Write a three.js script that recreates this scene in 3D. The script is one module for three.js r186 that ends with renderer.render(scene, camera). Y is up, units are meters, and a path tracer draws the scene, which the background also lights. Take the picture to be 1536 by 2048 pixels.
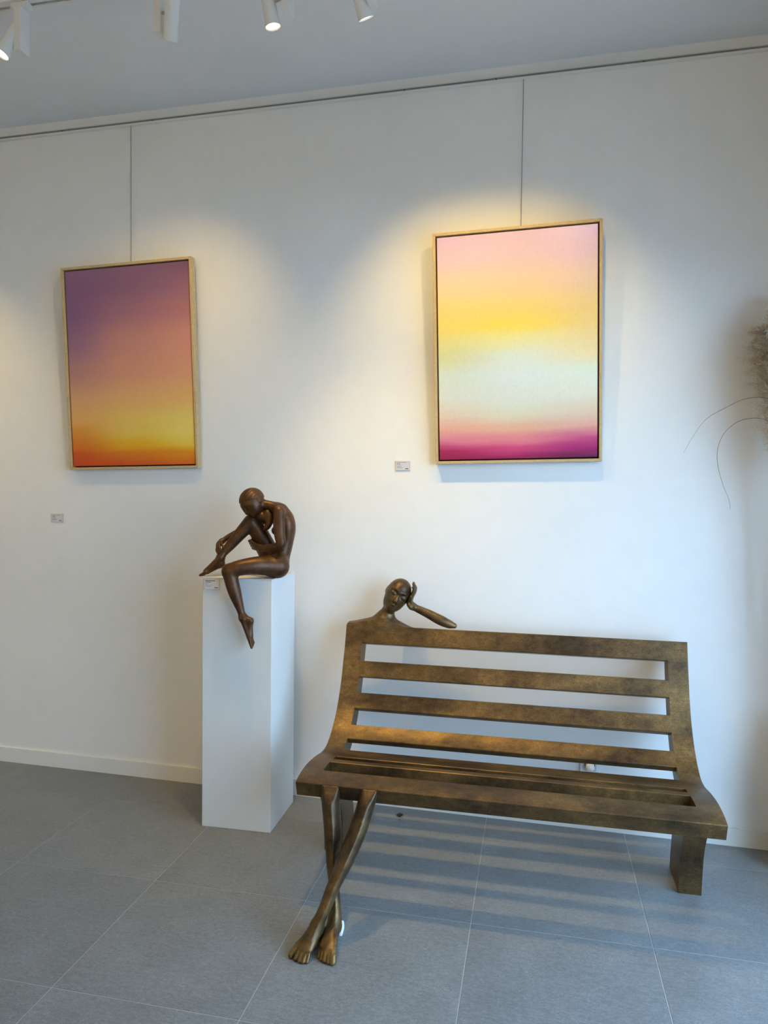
import * as THREE from 'three';
import { RoundedBoxGeometry } from 'three/addons/geometries/RoundedBoxGeometry.js';
import { mergeGeometries, mergeVertices, toCreasedNormals } from 'three/addons/utils/BufferGeometryUtils.js';
import { ImprovedNoise } from 'three/addons/math/ImprovedNoise.js';

// ------------------------------------------------------------------ camera, daylight, exposure
const scene = new THREE.Scene();
const camera = new THREE.PerspectiveCamera(2 * Math.atan(1024 / 1431) * 180 / Math.PI, 1536 / 2048, 0.05, 100);
camera.position.set(0, 1.5075, 3.2566);
camera.rotation.set(-0.0342, 0.233, 0.0113, 'YXZ');
scene.add(camera);
const DAY = 8.3;                                            // overcast sky seen through the shop window
scene.background = new THREE.Color().setRGB(0.475 * DAY, 0.79 * DAY, 1.17 * DAY);
const LAMP_COLOR = new THREE.Color().setRGB(1.0, 0.70, 0.22);
const LAMP_POWER = 4.4;
const renderer = new THREE.WebGLRenderer({ antialias: true });
renderer.toneMapping = THREE.LinearToneMapping;
renderer.toneMappingExposure = 1.0;
renderer.shadowMap.enabled = true;

// ------------------------------------------------------------------ helpers
let seed = 7;
const rnd = () => { seed = (seed * 1664525 + 1013904223) >>> 0; return seed / 4294967296; };
const noise = new ImprovedNoise();
const N3 = (x, y, z) => noise.noise(x + 31.7, y + 17.3, z + 5.9);
const fbm = (x, y, z, o = 4) => { let s = 0, a = 0.5, f = 1; for (let i = 0; i < o; i++) { s += a * N3(x * f, y * f, z * f); a *= 0.5; f *= 2.03; } return s; };
const clamp = (x, a = 0, b = 1) => Math.min(b, Math.max(a, x));
const lerp = (a, b, t) => a + (b - a) * t;
const smooth = (a, b, x) => { const t = clamp((x - a) / (b - a)); return t * t * (3 - 2 * t); };
const V3 = (x, y, z) => new THREE.Vector3(x, y, z);
const used = {};
const numbered = (n) => { const k = used[n] = (used[n] ?? -1) + 1; return k ? n + '_' + String(k).padStart(3, '0') : n; };
function thing(name, label, category, [x, y, z] = [0, 0, 0], turn = 0, group) {
  const o = new THREE.Group(); o.name = numbered(name); o.position.set(x, y, z); o.rotation.y = turn;
  o.userData = { label, category }; if (group) o.userData.group = group; scene.add(o); return o;
}
function part(name, geo, mat, parent, label) {
  const m = new THREE.Mesh(geo, mat); m.name = name; m.castShadow = m.receiveShadow = true;
  if (label) m.userData.label = label; parent.add(m); return m;
}
function structure(name, geo, mat) {
  const m = geo ? new THREE.Mesh(geo, mat) : new THREE.Group(); m.name = name; m.castShadow = m.receiveShadow = true;
  m.userData.kind = 'structure'; scene.add(m); return m;
}
const box = (x0, x1, y0, y1, z0, z1) => { const g = new THREE.BoxGeometry(x1 - x0, y1 - y0, z1 - z0); g.translate((x0 + x1) / 2, (y0 + y1) / 2, (z0 + z1) / 2); return g; };
const rbox = (w, h, d, r = 0.002, x = 0, y = 0, z = 0) => { const g = new RoundedBoxGeometry(w, h, d, 2, r); g.translate(x, y, z); return g; };
function worldUV(g, s = 1) {                                 // uv in metres, by the side a face looks to
  const p = g.attributes.position, n = g.attributes.normal, uv = new Float32Array(p.count * 2);
  for (let i = 0; i < p.count; i++) {
    const ax = Math.abs(n.getX(i)), ay = Math.abs(n.getY(i)), az = Math.abs(n.getZ(i));
    const [a, b] = ay >= ax && ay >= az ? [p.getX(i), p.getZ(i)] : ax > az ? [p.getZ(i), p.getY(i)] : [p.getX(i), p.getY(i)];
    uv[2 * i] = a * s; uv[2 * i + 1] = b * s;
  }
  g.setAttribute('uv', new THREE.BufferAttribute(uv, 2)); return g;
}
function dataMap(w, h, f, srgb = true) {                     // f(u, v) gives [r, g, b] in 0..1 as displayed
  const d = new Uint8Array(w * h * 4);
  for (let j = 0; j < h; j++) for (let i = 0; i < w; i++) {
    const c = f((i + 0.5) / w, (j + 0.5) / h, i, j), k = 4 * (j * w + i);
    d[k] = 255 * clamp(c[0]); d[k + 1] = 255 * clamp(c[1]); d[k + 2] = 255 * clamp(c[2]); d[k + 3] = 255;
  }
  const t = new THREE.DataTexture(d, w, h); t.magFilter = THREE.LinearFilter; t.minFilter = THREE.LinearMipmapLinearFilter; t.generateMipmaps = true;
  t.wrapS = t.wrapT = THREE.RepeatWrapping; if (srgb) t.colorSpace = THREE.SRGBColorSpace; t.needsUpdate = true; return t;
}
// value noise that repeats over the texture
function tileNoise(px, py, s) {
  const g = new Float32Array(px * py); let q = s; for (let i = 0; i < g.length; i++) { q = (q * 1664525 + 1013904223) >>> 0; g[i] = q / 4294967296; }
  return (u, v) => {
    const x = u * px, y = v * py, i = Math.floor(x), j = Math.floor(y), a = x - i, b = y - j, sa = a * a * (3 - 2 * a), sb = b * b * (3 - 2 * b);
    const G = (m, n) => g[((n % py) + py) % py * px + ((m % px) + px) % px];
    return lerp(lerp(G(i, j), G(i + 1, j), sa), lerp(G(i, j + 1), G(i + 1, j + 1), sa), sb);
  };
}

// ------------------------------------------------------------------ materials
const M = {};
{
  const n1 = tileNoise(6, 6, 1), n2 = tileNoise(40, 40, 2), n3 = tileNoise(300, 300, 3);
  const wallMap = dataMap(512, 512, (u, v) => { const k = 0.93 + 0.018 * (n1(u, v) - 0.5) + 0.008 * (n2(u, v) - 0.5); return [k, k * 0.995, k * 0.985]; });
  wallMap.repeat.set(0.5, 0.5);
  const wallBump = dataMap(512, 512, (u, v) => { const k = 0.5 + 0.5 * (n3(u, v) - 0.5) + 0.3 * (n2(u, v) - 0.5); return [k, k, k]; }, false);
  wallBump.repeat.set(2, 2);
  M.wall = new THREE.MeshStandardMaterial({ map: wallMap, bumpMap: wallBump, bumpScale: 0.00015, roughness: 0.85 });
  M.ceiling = new THREE.MeshStandardMaterial({ map: wallMap, roughness: 0.9 });
  M.trim = new THREE.MeshStandardMaterial({ color: 0xe9e7e2, roughness: 0.5 });
  M.plinth = new THREE.MeshStandardMaterial({ color: 0xe9eaea, roughness: 0.55, map: wallMap });
  // linen-like grey stone tile: streaky ground, pale flecks
  const a = tileNoise(9, 9, 11), b = tileNoise(60, 160, 12), c = tileNoise(150, 420, 13), d = tileNoise(500, 500, 14), e = tileNoise(400, 480, 15), f = tileNoise(14, 22, 16);
  const tileMap = dataMap(1024, 1024, (u, v) => {
    const fleck = Math.max(0, e(u, v) - 0.78) * 0.75 * smooth(0.3, 0.7, f(u, v)) + Math.max(0, d(u, v) - 0.90) * 0.9;
    const k = 0.505 + 0.03 * (a(u, v) - 0.5) + 0.05 * (b(u, v) - 0.5) + 0.06 * (c(u, v) - 0.5) + 0.07 * (d(u, v) - 0.5) + fleck;
    return [k * 1.0, k * 0.99, k * 0.985];
  });
  const tileRough = dataMap(512, 512, (u, v) => { const k = 0.38 + 0.12 * (b(u, v) - 0.5) + 0.1 * (f(u, v) - 0.5); return [k, k, k]; }, false);
  const tileBump = dataMap(1024, 1024, (u, v) => { const k = 0.5 + 0.4 * (c(u, v) - 0.5) + 0.4 * (d(u, v) - 0.5); return [k, k, k]; }, false);
  M.tiles = [0, 1, 2].map((k) => {
    const look = [tileMap, tileRough, tileBump].map((t) => { const q = t.clone(); q.offset.set(k * 0.37, k * 0.61); q.repeat.set(1 / 0.9, 1 / 0.9); q.needsUpdate = true; return q; });
    return new THREE.MeshStandardMaterial({ map: look[0], roughness: 1, roughnessMap: look[1], bumpMap: look[2], bumpScale: 0.0006, color: [0xf6fbff, 0xeff4f9, 0xf3f7fb][k] });
  });
  M.grout = new THREE.MeshStandardMaterial({ color: 0xb4b5b6, roughness: 0.9 });
  // bronze: colour by vertex (broad patina) times a fine mottling
  const m1 = tileNoise(24, 24, 21), m2 = tileNoise(90, 90, 22), m3 = tileNoise(260, 260, 23), m4 = tileNoise(16, 120, 24);
  const mottle = dataMap(1024, 1024, (u, v) => { const k = 0.86 + 0.14 * (m1(u, v) - 0.5) + 0.16 * (m2(u, v) - 0.5) + 0.16 * (m3(u, v) - 0.5) + 0.10 * (m4(u, v) - 0.5); return [k, k * 0.985, k * 0.95]; });
  const mottleRough = dataMap(512, 512, (u, v) => { const k = 0.41 + 0.07 * (m1(u, v) - 0.5) + 0.05 * (m2(u, v) - 0.5); return [k, k, k]; }, false);
  for (const t of [mottle, mottleRough]) t.repeat.set(2.5, 2.5);
  M.bronze = new THREE.MeshStandardMaterial({ vertexColors: true, map: mottle, roughnessMap: mottleRough, roughness: 1, metalness: 0.62, bumpMap: mottle, bumpScale: 0.0002 });
  M.darkBronze = new THREE.MeshStandardMaterial({ vertexColors: true, roughness: 0.42, metalness: 0.5 });
  M.lightOak = new THREE.MeshStandardMaterial({ roughness: 0.55, map: dataMap(512, 512, (u, v) => {
    const g = 0.5 + 0.5 * Math.sin(60 * u + 5 * m1(u, v) + 9 * m4(u, v)), k = 0.9 + 0.08 * (m4(u, v) - 0.5) - 0.05 * g;
    return [0.90 * k, 0.77 * k, 0.56 * k]; }) });
  M.shadowGap = new THREE.MeshStandardMaterial({ color: 0x2a1d18, roughness: 0.9 });
  M.whiteMetal = new THREE.MeshStandardMaterial({ color: 0xe6e5e1, roughness: 0.42 });
  M.greyMetal = new THREE.MeshStandardMaterial({ color: 0xb9bbbb, roughness: 0.4, metalness: 0.5 });
  M.black = new THREE.MeshStandardMaterial({ color: 0x161514, roughness: 0.6 });
  M.wire = new THREE.MeshStandardMaterial({ color: 0x6d6d6c, roughness: 0.4, metalness: 0.6 });
  M.whitePlastic = new THREE.MeshStandardMaterial({ color: 0xeeeeec, roughness: 0.35 });
  M.acrylic = new THREE.MeshStandardMaterial({ color: 0xc9c3c4, roughness: 0.25 });
  M.glow = new THREE.MeshStandardMaterial({ color: 0xffffff, emissive: new THREE.Color().setRGB(1, 0.86, 0.6), emissiveIntensity: 2.6, roughness: 0.4 });
  M.glass = new THREE.MeshPhysicalMaterial({ transmission: 1, thickness: 0, roughness: 0, ior: 1.5 });
}

// ------------------------------------------------------------------ the room
const TURN = 0.0258, CEIL = 3.378, RIGHT = 1.15, LEFT = -5.2, BACK = 6.2;
const WALL_Z = -0.012;
structure('wall_back', worldUV(box(LEFT - 0.2, RIGHT + 0.2, -0.1, CEIL + 0.2, WALL_Z - 0.2, WALL_Z)), M.wall);
structure('wall_left', worldUV(box(LEFT - 0.2, LEFT, -0.1, CEIL + 0.2, WALL_Z, BACK)), M.wall);
structure('wall_front', worldUV(box(LEFT - 0.2, RIGHT + 0.2, -0.1, CEIL + 0.2, BACK, BACK + 0.2)), M.wall);
structure('ceiling', worldUV(box(LEFT, RIGHT, CEIL, CEIL + 0.2, WALL_Z, BACK)), M.ceiling);
const WIN = { z0: 0.46, z1: 3.3, y0: 0.04, y1: 2.4 };
{
  const g = [box(RIGHT, RIGHT + 0.2, -0.1, WIN.y0, WALL_Z, BACK), box(RIGHT, RIGHT + 0.2, WIN.y1, CEIL + 0.2, WALL_Z, BACK),
    box(RIGHT, RIGHT + 0.2, WIN.y0, WIN.y1, WALL_Z, WIN.z0), box(RIGHT, RIGHT + 0.2, WIN.y0, WIN.y1, WIN.z1, BACK)];
  structure('wall_right', worldUV(mergeGeometries(g)), M.wall);
  const w = structure('window_1');
  const x0 = RIGHT + 0.06, x1 = RIGHT + 0.12, n = 3, bay = (WIN.z1 - WIN.z0) / n;
  part('window_frame', mergeGeometries([box(x0, x1, WIN.y0, WIN.y0 + 0.06, WIN.z0, WIN.z1), box(x0, x1, WIN.y1 - 0.06, WIN.y1, WIN.z0, WIN.z1)]), M.whiteMetal, w);
  for (let i = 0; i <= n; i++) { const z = clamp(WIN.z0 + i * bay - 0.03, WIN.z0, WIN.z1 - 0.06); part('mullion', box(x0, x1, WIN.y0 + 0.06, WIN.y1 - 0.06, z, z + 0.06), M.whiteMetal, w); }
  for (let i = 0; i < n; i++) part('pane', box(x0 + 0.026, x0 + 0.034, WIN.y0 + 0.06, WIN.y1 - 0.06, WIN.z0 + i * bay + 0.03, WIN.z0 + (i + 1) * bay - 0.03), M.glass, w);
  const street = structure('pavement', worldUV(box(RIGHT + 0.2, RIGHT + 9, -0.3, -0.12, -6, 12)), new THREE.MeshStandardMaterial({ color: 0x8d8c8a, roughness: 0.9 }));
}
structure('baseboard_back', box(LEFT, RIGHT, 0, 0.0775, WALL_Z, 0), M.trim);
{ // floor: a mortar bed and its tiles, laid slightly askew to the wall
  const floor = structure('floor', box(LEFT - 0.2, RIGHT + 0.2, -0.1, -0.0012, WALL_Z - 0.2, BACK + 0.2), M.grout);
  const T = 0.6, X0 = -3.2735, Z0 = 0.2084, gap = 0.0024, c = Math.cos(TURN), s = Math.sin(TURN);
  const shapes = [];
  for (let k = 0; k < 3; k++) { const g = new RoundedBoxGeometry(T - gap, 0.008, T - gap, 1, 0.0012); g.translate(0, -0.004, 0); shapes.push(worldUV(g)); }
  for (let i = -4; i < 9; i++) for (let j = -1; j < 11; j++) {
    const u = X0 + (i + 0.5) * T, v = Z0 + (j + 0.5) * T, x = u * c + v * s, z = v * c - u * s;
    let g = shapes[0], w = 1, cx = x, cz = z;
    if (x < LEFT - 0.25 || x > RIGHT + 0.3 || z > BACK + 0.3 || z < -0.35) continue;
    const k = (i * 7 + j * 13 + 100) % 3, m = new THREE.Mesh(g, M.tiles[k]);
    m.name = numbered('tile'); m.position.set(x, 0, z); m.rotation.y = TURN + Math.PI * ((i + j) & 1); m.receiveShadow = m.castShadow = true; floor.add(m);
  }
}

// ------------------------------------------------------------------ implicit surfaces for the cast figures
const smin = (a, b, k) => { const h = Math.max(k - Math.abs(a - b), 0) / k; return Math.min(a, b) - h * h * k * 0.25; };
// tapered limb from a to b; o.n and o.f widen it along the direction n
function limb(a, b, ra, rb, o = {}) {
  const bx = b[0] - a[0], by = b[1] - a[1], bz = b[2] - a[2], L = bx * bx + by * by + bz * bz + 1e-12, n = o.n, q = o.f ? 1 - 1 / o.f : 0;
  return (x, y, z) => {
    let px = x - a[0], py = y - a[1], pz = z - a[2];
    const h = clamp((px * bx + py * by + pz * bz) / L);
    px -= h * bx; py -= h * by; pz -= h * bz;
    if (n) { const t = (px * n[0] + py * n[1] + pz * n[2]) * q; px -= t * n[0]; py -= t * n[1]; pz -= t * n[2]; }
    return Math.sqrt(px * px + py * py + pz * pz) - (ra + (rb - ra) * h);
  };
}
function egg(c, X, Y, Z, rx, ry, rz) {                       // ellipsoid with axes X, Y, Z
  return (x, y, z) => {
    const px = x - c[0], py = y - c[1], pz = z - c[2];
    const a = (px * X[0] + py * X[1] + pz * X[2]) / rx, b = (px * Y[0] + py * Y[1] + pz * Y[2]) / ry, d = (px * Z[0] + py * Z[1] + pz * Z[2]) / rz;
    const k0 = Math.sqrt(a * a + b * b + d * d), k1 = Math.sqrt(a * a / rx / rx + b * b / ry / ry + d * d / rz / rz) + 1e-9;
    return k0 * (k0 - 1) / k1;
  };
}
// a smooth limb along many joints: the joints [x, y, z, radius] are resampled along a curve
function chain(pts, k, o = {}) {
  const cv = new THREE.CatmullRomCurve3(pts.map((p) => V3(p[0], p[1], p[2])), false, 'centripetal'), n = (pts.length - 1) * 8, m = pts.length - 1;
  const rr = (t) => { const q = t * m, i = Math.min(m - 1, Math.floor(q)), a = q - i, r0 = pts[Math.max(0, i - 1)][3], r1 = pts[i][3], r2 = pts[i + 1][3], r3 = pts[Math.min(m, i + 2)][3]; return r1 + 0.5 * a * (r2 - r0 + a * (2 * r0 - 5 * r1 + 4 * r2 - r3 + a * (3 * (r1 - r2) + r3 - r0))); };
  const P = []; for (let i = 0; i <= n; i++) { const p = cv.getPoint(i / n); P.push([p.x, p.y, p.z, rr(i / n)]); }
  const w = o.n, q = o.f ? 1 - 1 / o.f : 0, S = []; for (let i = 0; i < n; i++) { const a = P[i], b = P[i + 1], d = vsub(b, a); S.push([...a, ...d, b[3] - a[3], vdot(d, d) + 1e-12]); }
  const c = vmul(P.reduce((t, p) => vadd(t, p), [0, 0, 0]), 1 / P.length), R = Math.max(...P.map((p) => Math.hypot(...vsub(p, c)) + p[3] * (o.f ?? 1))) + 0.002;
  return (x, y, z) => {
    const far = Math.hypot(x - c[0], y - c[1], z - c[2]) - R; if (far > 0.05) return far;
    let best = 1e9;
    for (const s of S) {
      let px = x - s[0], py = y - s[1], pz = z - s[2]; const h = clamp((px * s[4] + py * s[5] + pz * s[6]) / s[8]);
      px -= h * s[4]; py -= h * s[5]; pz -= h * s[6];
      if (w) { const t = (px * w[0] + py * w[1] + pz * w[2]) * q; px -= t * w[0]; py -= t * w[1]; pz -= t * w[2]; }
      const d = Math.sqrt(px * px + py * py + pz * pz) - s[3] - s[7] * h; if (d < best) best = d;
    }
    return best;
  };
}
const join = (f, k) => (x, y, z) => { let d = f[0](x, y, z); for (let i = 1; i < f.length; i++) d = k ? smin(d, f[i](x, y, z), k) : Math.min(d, f[i](x, y, z)); return d; };
function netMesh(sdf, lo, hi, h, paint) {                    // surface nets
  const nx = Math.ceil((hi[0] - lo[0]) / h / 4) * 4 + 1, ny = Math.ceil((hi[1] - lo[1]) / h / 4) * 4 + 1, nz = Math.ceil((hi[2] - lo[2]) / h / 4) * 4 + 1;
  const F = new Float32Array(nx * ny * nz).fill(1), at = (i, j, k) => (k * ny + j) * nx + i;
  for (let k = 0; k < nz - 1; k += 4) for (let j = 0; j < ny - 1; j += 4) for (let i = 0; i < nx - 1; i += 4) {
    const d = sdf(lo[0] + (i + 2) * h, lo[1] + (j + 2) * h, lo[2] + (k + 2) * h);
    const far = Math.abs(d) > 7.5 * h;
    for (let c = 0; c <= 4; c++) for (let b = 0; b <= 4; b++) for (let a = 0; a <= 4; a++) {
      const q = at(i + a, j + b, k + c);
      if (far) { if (F[q] === 1) F[q] = d > 0 ? 0.9 : -0.9; } else if (F[q] === 1 || Math.abs(F[q]) > 0.89) F[q] = sdf(lo[0] + (i + a) * h, lo[1] + (j + b) * h, lo[2] + (k + c) * h);
    }
  }
  const id = new Int32Array(nx * ny * nz).fill(-1), P = [], I = [];
  const E = [[0, 1], [2, 3], [4, 5], [6, 7], [0, 2], [1, 3], [4, 6], [5, 7], [0, 4], [1, 5], [2, 6], [3, 7]];
  for (let k = 0; k < nz - 1; k++) for (let j = 0; j < ny - 1; j++) for (let i = 0; i < nx - 1; i++) {
    const v = []; let m = 0;
    for (let c = 0; c < 8; c++) { v[c] = F[at(i + (c & 1), j + (c >> 1 & 1), k + (c >> 2))]; if (v[c] < 0) m++; }
    if (m === 0 || m === 8) continue;
    let x = 0, y = 0, z = 0, n = 0;
    for (const [a, b] of E) if ((v[a] < 0) !== (v[b] < 0)) {
      const t = v[a] / (v[a] - v[b]); n++;
      x += lerp(a & 1, b & 1, t); y += lerp(a >> 1 & 1, b >> 1 & 1, t); z += lerp(a >> 2, b >> 2, t);
    }
    id[at(i, j, k)] = P.length / 3; P.push(lo[0] + (i + x / n) * h, lo[1] + (j + y / n) * h, lo[2] + (k + z / n) * h);
  }
  const quad = (a, b, c, d, flip) => { if (a < 0 || b < 0 || c < 0 || d < 0) return; if (flip) I.push(a, c, b, a, d, c); else I.push(a, b, c, a, c, d); };
  for (let k = 1; k < nz - 1; k++) for (let j = 1; j < ny - 1; j++) for (let i = 1; i < nx - 1; i++) {
    const s = F[at(i, j, k)] < 0;
    if (s !== F[at(i + 1, j, k)] < 0) quad(id[at(i, j - 1, k - 1)], id[at(i, j, k - 1)], id[at(i, j, k)], id[at(i, j - 1, k)], !s);
    if (s !== F[at(i, j + 1, k)] < 0) quad(id[at(i - 1, j, k - 1)], id[at(i - 1, j, k)], id[at(i, j, k)], id[at(i, j, k - 1)], !s);
    if (s !== F[at(i, j, k + 1)] < 0) quad(id[at(i - 1, j - 1, k)], id[at(i, j - 1, k)], id[at(i, j, k)], id[at(i - 1, j, k)], !s);
  }
  const n = P.length / 3, nor = new Float32Array(n * 3), uv = new Float32Array(n * 2), e = h * 1.3;
  for (let q = 0; q < n; q++) {
    let [x, y, z] = [P[3 * q], P[3 * q + 1], P[3 * q + 2]];
    let gx = sdf(x + e, y, z) - sdf(x - e, y, z), gy = sdf(x, y + e, z) - sdf(x, y - e, z), gz = sdf(x, y, z + e) - sdf(x, y, z - e);
    const l = Math.hypot(gx, gy, gz) || 1; gx /= l; gy /= l; gz /= l;
    const d = clamp(sdf(x, y, z), -h, h) * 0.8; P[3 * q] -= d * gx; P[3 * q + 1] -= d * gy; P[3 * q + 2] -= d * gz;
    nor.set([gx, gy, gz], 3 * q); uv[2 * q] = x + 0.6 * z; uv[2 * q + 1] = y + 0.5 * z;
  }
  const g = new THREE.BufferGeometry();
  g.setAttribute('position', new THREE.Float32BufferAttribute(P, 3)); g.setAttribute('normal', new THREE.BufferAttribute(nor, 3)); g.setAttribute('uv', new THREE.BufferAttribute(uv, 2)); g.setIndex(I);
  return paint ? paintVertices(g, paint) : g;
}
function paintVertices(g, f) {
  const p = g.attributes.position, c = new Float32Array(p.count * 3);
  for (let i = 0; i < p.count; i++) c.set(f(p.getX(i), p.getY(i), p.getZ(i)), 3 * i);
  g.setAttribute('color', new THREE.BufferAttribute(c, 3)); return g;
}
const vsub = (a, b) => [a[0] - b[0], a[1] - b[1], a[2] - b[2]], vadd = (...v) => v.reduce((a, b) => [a[0] + b[0], a[1] + b[1], a[2] + b[2]]), vmul = (a, s) => [a[0] * s, a[1] * s, a[2] * s];
const vcross = (a, b) => [a[1] * b[2] - a[2] * b[1], a[2] * b[0] - a[0] * b[2], a[0] * b[1] - a[1] * b[0]], vdot = (a, b) => a[0] * b[0] + a[1] * b[1] + a[2] * b[2];
const vnorm = (a) => vmul(a, 1 / Math.hypot(...a));

// ------------------------------------------------------------------ the bronze bench, in its own axes: x along it, z towards the front
const patina = (x, y, z) => {
  const a = smooth(-0.22, 0.30, fbm(x * 5, y * 9, z * 9, 4)), b = smooth(-0.1, 0.35, fbm(x * 2.2 + 9, y * 3, z * 3, 3)), k = fbm(x * 26, y * 40, z * 40, 3);
  const w = clamp(0.12 + 0.42 * a + 0.38 * b + 0.40 * k);
  return [lerp(0.062, 0.325, w), lerp(0.039, 0.196, w), lerp(0.023, 0.074, w)];
};
{
  const L = 1.445, PR = [[0.888, 0.132], [0.8, 0.158], [0.74, 0.181], [0.675, 0.205], [0.616, 0.235], [0.545, 0.285], [0.488, 0.346], [0.458, 0.394], [0.440, 0.438], [0.437, 0.495], [0.451, 0.585], [0.460, 0.678], [0.459, 0.735], [0.453, 0.79], [0.444, 0.822]];
  const bench = thing('figural_bench', 'long bronze bench with slatted back, human head on folded arm and crossed human legs', 'bench', [0.54, 0, 0], 0.022);
  const curve = new THREE.CatmullRomCurve3(PR.map(([y, z]) => V3(0, y, z)), false, 'centripetal');
  const SN = 400, PS = curve.getSpacedPoints(SN), len = curve.getLength(), THICK = 0.062;
  const at = (s) => { const t = clamp(s / len) * SN, i = Math.min(SN - 1, Math.floor(t)), p = PS[i].clone().lerp(PS[i + 1], t - i), d = PS[Math.min(SN, i + 3)].clone().sub(PS[Math.max(0, i - 3)]).normalize(); return { y: p.y, z: p.z, ny: -d.z, nz: d.y }; };
  // at(): n points behind the seat's face: d = (dy, dz); the back of the sheet lies along (-dz, dy)
  function strip(s0, s1, x0, x1, o = {}) {
    const t = o.t ?? THICK, ch = o.ch ?? 0.002, n = Math.max(2, Math.ceil((s1 - s0) / 0.012)), poly = [];
    const T = (s) => (typeof t === 'number' ? t : t(s)), put = (s, depth) => { const a = at(s); poly.push([a.y + a.ny * depth, a.z + a.nz * depth]); };
    put(s0, ch); for (let i = 0; i <= n; i++) put(lerp(s0 + ch, s1 - ch, i / n), 0); put(s1, ch); put(s1, T(s1) / 2); put(s1, T(s1) - ch);
    for (let i = n; i >= 0; i--) { const s = lerp(s0 + ch, s1 - ch, i / n); put(s, T(s)); } put(s0, T(s0) - ch); put(s0, T(s0) / 2);
    return prism(poly, x0, x1);
  }
  function prism(poly, x0, x1) {                             // [y, z] outline drawn out along x, divided finely enough to carry the patina
    const m = Math.max(1, Math.ceil((x1 - x0) / 0.014)), K = poly.length, P = [], I = [], UV = [];
    let run = 0; const arc = poly.map((p, i) => (i ? (run += Math.hypot(p[0] - poly[i - 1][0], p[1] - poly[i - 1][1])) : 0));
    for (let i = 0; i <= m; i++) { const x = lerp(x0, x1, i / m); poly.forEach((p, k) => { P.push(x, p[0], p[1]); UV.push(x, arc[k]); }); }
    for (let i = 0; i < m; i++) for (let k = 0; k < K; k++) { const a = i * K + k, b = i * K + (k + 1) % K, c = a + K, d = b + K; I.push(a, b, c, b, d, c); }
    const tri = THREE.ShapeUtils.triangulateShape(poly.map(([y, z]) => new THREE.Vector2(z, y)), []);
    for (const [end, x] of [[0, x0], [1, x1]]) { const s = P.length / 3; poly.forEach((p) => { P.push(x, p[0], p[1]); UV.push(p[1], p[0]); }); for (const [a, b, c] of tri) end ? I.push(s + a, s + c, s + b) : I.push(s + a, s + b, s + c); }
    let g = new THREE.BufferGeometry(); g.setAttribute('position', new THREE.Float32BufferAttribute(P, 3)); g.setAttribute('uv', new THREE.Float32BufferAttribute(UV, 2)); g.setIndex(I);
    // make sure that faces look outwards
    g.computeVertexNormals(); const q = new THREE.Vector3(), nn = new THREE.Vector3(); let vol = 0;
    for (let f = 0; f < I.length; f += 3) { const A = V3(...P.slice(3 * I[f], 3 * I[f] + 3)), B = V3(...P.slice(3 * I[f + 1], 3 * I[f + 1] + 3)), C = V3(...P.slice(3 * I[f + 2], 3 * I[f + 2] + 3)); vol += A.dot(B.cross(C)); }
    if (vol < 0) { for (let f = 0; f < I.length; f += 3) { const t = I[f + 1]; I[f + 1] = I[f + 2]; I[f + 2] = t; } g.setIndex(I); }
    g = toCreasedNormals(g, 0.5); return paintVertices(g, patina);
  }
  const SW = 0.077, xa = -L + SW, xb = -SW;
  const deep = { t: (s) => lerp(0.085, 0.058, smooth(0.4, 0.8, s)) };   // the sides are deep, the slats between them thin
  part('side_stile', strip(0, len, -L, xa, deep), M.bronze, bench); part('side_stile', strip(0, len, xb, 0, deep), M.bronze, bench);
  part('top_rail', strip(0, 0.080, xa, xb, { t: 0.058 }), M.bronze, bench);
  for (const [a, b] of [[0.158, 0.228], [0.296, 0.367], [0.442, 0.513]]) part('back_slat', strip(a, b, xa, xb, { t: 0.027 }), M.bronze, bench);
  for (const [a, b, t] of [[0.583, 0.682, 0.030], [0.732, 0.772, 0.056], [0.862, len, 0.058]]) part('seat_slat', strip(a, b, xa, xb, { t }), M.bronze, bench);
  // rear legs: sabre-shaped slabs
  const legOutline = [[0, 0.434], [0.065, 0.440], [0.145, 0.452], [0.197, 0.470], [0.24, 0.493], [0.30, 0.533], [0.36, 0.575], [0.405, 0.60], [0.405, 0.43], [0.37, 0.395], [0.28, 0.33], [0.137, 0.277], [0.06, 0.258], [0, 0.25]];
  part('slab_leg', prism(legOutline, -0.068, 0.013), M.bronze, bench); part('slab_leg', prism(legOutline, -L - 0.005, -L + 0.076), M.bronze, bench);

  // head, neck and shoulders
  const c = vnorm([0.50, 0.86, 0.0]), f0 = [0.20, -0.06, 0.97], f = vnorm(vsub(f0, vmul(c, vdot(f0, c)))), l = vcross(c, f), O = [-1.2190, 1.0260, 0.105];
  const H = (a, b, d) => vadd(O, vmul(l, a), vmul(c, b), vmul(f, d));      // across (to the right as seen), up, out of the face
  const skull = join([egg(H(0, 0.018, -0.004), l, c, f, 0.0535, 0.060, 0.060), egg(H(0, -0.020, 0.006), l, c, f, 0.044, 0.056, 0.050), limb(H(0, -0.060, 0.032), H(0, -0.05, 0.01), 0.0155, 0.03)], 0.03);
  const add = join([limb(H(0, 0.024, 0.0500), H(0, -0.012, 0.0715), 0.0052, 0.0078), limb(H(-0.0078, -0.014, 0.0605), H(0.0078, -0.014, 0.0605), 0.0064, 0.0064),
    ...[-1, 1].flatMap((s) => [limb(H(s * 0.004, 0.0255, 0.0530), H(s * 0.020, 0.0310, 0.0490), 0.0040, 0.0040), limb(H(s * 0.020, 0.0310, 0.0490), H(s * 0.037, 0.0250, 0.0380), 0.0040, 0.0036)])], 0.008);
  const sockets = [-1, 1].map((s) => egg(H(s * 0.0220, 0.0145, 0.0630), l, c, f, 0.0170, 0.0095, 0.0130));
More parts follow.
